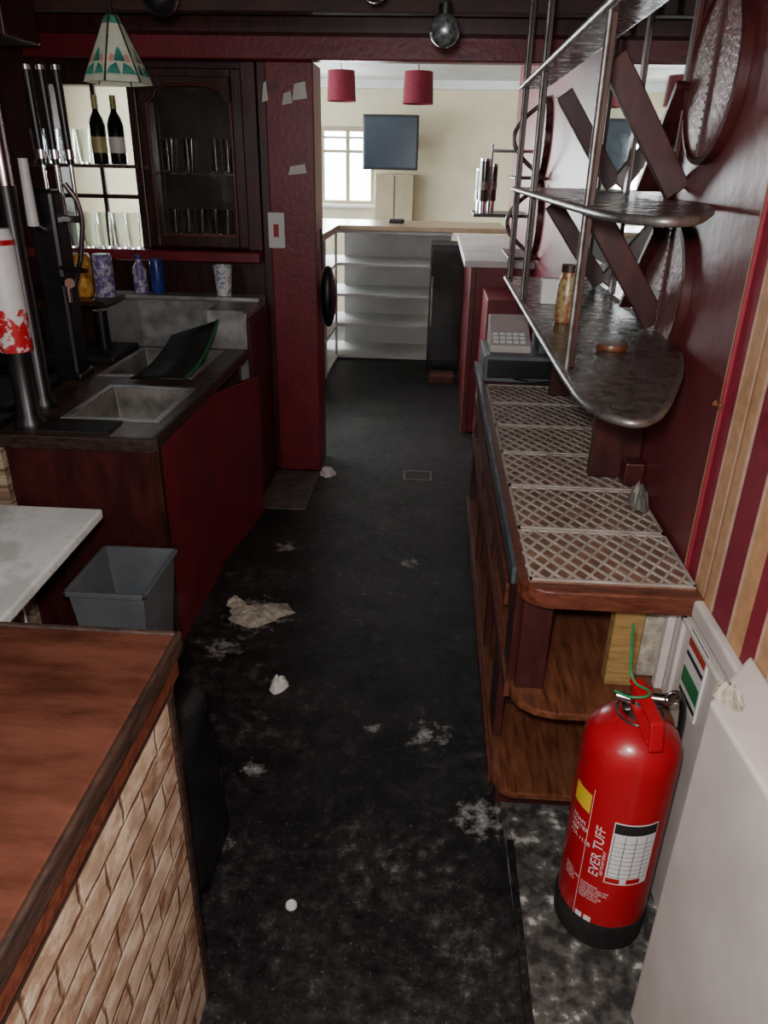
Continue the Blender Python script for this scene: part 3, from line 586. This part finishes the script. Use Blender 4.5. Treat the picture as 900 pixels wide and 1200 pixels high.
# ---------------------------------------------------------------- back room
g=group("white_shelf_unit",(-.5,6.9,.5))
zs=[.02,.30,.56,.82,1.085]
boxes("rear_run",[(-.84,.15,6.70,7.28,z-.01,z+.012) for z in zs]+[(-.84,.15,7.26,7.3,0,1.1)],'whiteshelf',g)
boxes("left_run",[(-1.25,-.84,5.3,7.3,z-.01,z+.012) for z in zs]+[(-1.27,-1.25,5.3,7.3,0,1.1)],'whiteshelf',g)
boxes("dividers",[(-.86,-.84,6.70,6.72,0,1.1),(-1.25,-.84,5.3,5.32,0,1.1),(-1.25,-.84,6.0,6.02,0,1.1)],'whiteshelf',g)
g=group("l_shaped_bar_top",(-.4,7.2,1.12))
prism("top",[(-1.5,5.25),(-.82,5.25),(-.82,6.66),(.6,6.66),(.6,7.45),(-1.5,7.45)],1.10,1.14,mat("light_counter",(146,124,96),(174,152,124),rough=.3,scale=5,stretch=(1,6,1)),g,.005)
g=group("under_counter_fridge",(.1,6.7,.5)); box("body",-.03,.25,6.25,6.64,.03,1.04,'black',g,.01); box("door",-.02,.24,6.235,6.25,.12,1.0,'smoked',g,.005); rod("handle",(-.005,6.22,.4),(-.005,6.22,.8),.008,'steel',g); boxes("feet",[(-.02,.02,6.27,6.31,0,.03),(.2,.24,6.27,6.31,0,.03),(-.02,.02,6.58,6.62,0,.03),(.2,.24,6.58,6.62,0,.03)],'black',g)
box("wood_offcut",.0,.2,5.95,6.15,0,.06,'trimwood',None,.004)
g=group("television",(-.5,8.7,1.8)); box("bezel",-.80,-.22,8.62,8.68,1.56,2.08,'black',g,.01); box("screen",-.785,-.235,8.612,8.62,1.58,2.06,'screen',g,.004); box("mount",-.55,-.45,8.68,9.0,1.75,1.9,'black',g)
g=group("tall_beige_cupboard",(-.45,8.9,.7)); box("body",-.68,-.26,8.80,8.99,0,1.52,'curtain',g,.01); boxes("door_lines",[(-.475,-.465,8.795,8.80,.05,1.5)],'laminate',g)
box("small_black_bowl",-.42,-.28,7.0,7.12,1.141,1.175,'black',None,.012)
for x,y in ((-.90,7.6),(-.20,7.2)):
    g=group("maroon_pendant_shade",(x,y,2.2)); lathe("shade",[(.13,0),(.12,.24),(.117,.24),(.127,0)],(x,y,2.12 if x<-.5 else 2.08),'shade',g,36,cap=False); rod("cord",(x,y,2.2),(x,y,2.42),.004,'black',g)
g=group("side_bar_counter",(.4,5.6,.5)); box("top",.18,.598,4.65,6.55,1.06,1.10,'whiteshelf',g,.006); box("end_panel",.24,.598,4.75,6.2,0,1.06,'maroon_bright',g,.004); box("front_post",.225,.26,4.72,4.78,0,1.06,'maroon',g,.003)
box("maroon_side_cupboard",.30,.598,4.16,4.64,0,.95,'maroon_bright',None,.004)
g=group("spirit_optics_stand",(.35,5.4,1.5))
boxes("shelf_board",[(.24,.599,5.2,5.65,1.31,1.33)],'black',g,.004)
for i,(x,y) in enumerate(((.30,5.3),(.36,5.42),(.29,5.54))):
    rod("optic_%d"%i,(x,y,1.33),(x,y,1.40),.024,'chrome',g); rod("bottle_%d"%i,(x,y,1.40),(x,y,1.64-.03*i),.032,'bottle_dark',g); rod("bottle_band_%d"%i,(x,y,1.47),(x,y,1.52),.033,'dullsteel',g); rod("bottle_base_%d"%i,(x,y,1.64-.03*i),(x,y,1.655-.03*i),.032,'chrome',g)
rod("arm",(.34,5.30,1.70),(.598,5.30,1.70),.01,'chrome',g); rod("arm_2",(.34,5.30,1.33),(.34,5.30,1.74),.007,'dullsteel',g)
g=group("curved_shelf_brackets",(.55,4.8,1.4))
for k,(cy,cz,rr_) in enumerate(((4.75,1.34,.2),(4.75,1.76,.2))):
    lathe("round_panel_%d"%k,[(0,0),(rr_,0),(rr_,.02),(0,.024)],(.598,cy,cz),'maroon_bright',g,48,True,Matrix.Rotation(-math.pi/2,3,'Y'))
    lathe("round_rim_%d"%k,[(rr_-.012,0),(rr_+.008,0),(rr_+.008,.03),(rr_-.012,.03),(rr_-.012,0)],(.596,cy,cz),'pewter',g,48,True,Matrix.Rotation(-math.pi/2,3,'Y'),False)
    box("bracket_shelf_%d"%k,.42,.598,4.5,5.0,cz-.215,cz-.20,'maroon_dark',g,.004)
    tube("arc_%d"%k,[(.57-.17*math.sin(t),4.52,cz-.2+.38*t/math.pi) for t in [i*math.pi/8 for i in range(9)]],.012,'pewter',g)
g=group("hanging_black_bag",(-.55,4.08,1)); bm=bmesh.new(); bmesh.ops.create_uvsphere(bm,u_segments=16,v_segments=12,radius=1,matrix=Matrix.Translation((-.556,4.06,.96))@Matrix.Diagonal((.042,.07,.16,1))); mk("bag",bm,'bag',g,0,True); rod("strap",(-.585,4.06,1.10),(-.592,4.06,1.3),.006,'black',g)

# floor litter
sheet("plaster_debris",-.62,2.43,.0,.12,.08,'plaster',.022,seed=2); sheet("plaster_debris",-.73,2.5,.0,.04,.04,'plaster',.02,seed=9)
g=group("crumpled_tissue",(-.46,2.0,0)); sheet("tissue",-.46,2.0,0,.027,.05,'paper',.03,14,4,g)
g=group("crumpled_tissue",(-.56,3.93,0)); sheet("tissue",-.55,3.9,0,.04,.06,'paper',.04,14,8,g)
g=group("bottle_cap",(-.27,1.19,0)); lathe("cap",[(0,0),(.014,0),(.013,.006),(.010,.008),(.009,.006),(0,.005)],(-.27,1.19,0),'paper',g,24)
g=group("floor_drain_cover",(-.04,3.93,0)); box("plate",-.11,.03,3.87,3.99,0,.004,'floor',g,.002); boxes("frame",[(-.12,.04,3.86,3.87,0,.005),(-.12,.04,3.99,4.0,0,.005),(-.12,-.11,3.87,3.99,0,.005),(.03,.04,3.87,3.99,0,.005)],'dullsteel',g)
tube("white_cable",[(-1.2,1.8,.01),(-1.17,1.8,.3),(-1.19,1.80,.45),(-1.3,1.82,.5),(-1.4,1.84,.4)],.004,'label')

# ---------------------------------------------------------------- lights
def area(name,loc,rot,sx,sy,e,col=(1,1,1)):
    l=bpy.data.lights.new(name,'AREA'); l.shape='RECTANGLE'; l.size=sx; l.size_y=sy; l.energy=e; l.color=col
    o_=bpy.data.objects.new(name,l); COL.objects.link(o_); o_.location=loc; o_.rotation_euler=rot; return o_
area("daylight_far_window",(-1.5,9.35,1.65),(-math.pi/2,0,0),1.7,.9,170,(.95,.98,1))
area("daylight_side_window",(-4.5,6.5,1.5),(0,-math.pi/2,0),1.2,3,165,(.95,.98,1))
area("ambient_fill_behind",(-1.2,-1.0,2.0),(math.radians(60),0,math.radians(-15)),1.2,.6,16,(1,.98,.96))  # added unseen fill lamp behind the camera, lifts ambient in the closed front room
l=bpy.data.lights.new("camera_flash",'POINT'); l.energy=98; l.shadow_soft_size=.03; l.color=(1,.985,.97)
o_=bpy.data.objects.new("camera_flash",l); COL.objects.link(o_); o_.location=(-.03,.02,1.66)
w=bpy.data.worlds.new("overcast_sky"); SC.world=w; w.use_nodes=True; bg=w.node_tree.nodes["Background"]; bg.inputs[0].default_value=(.88,.95,1,1); bg.inputs[1].default_value=16
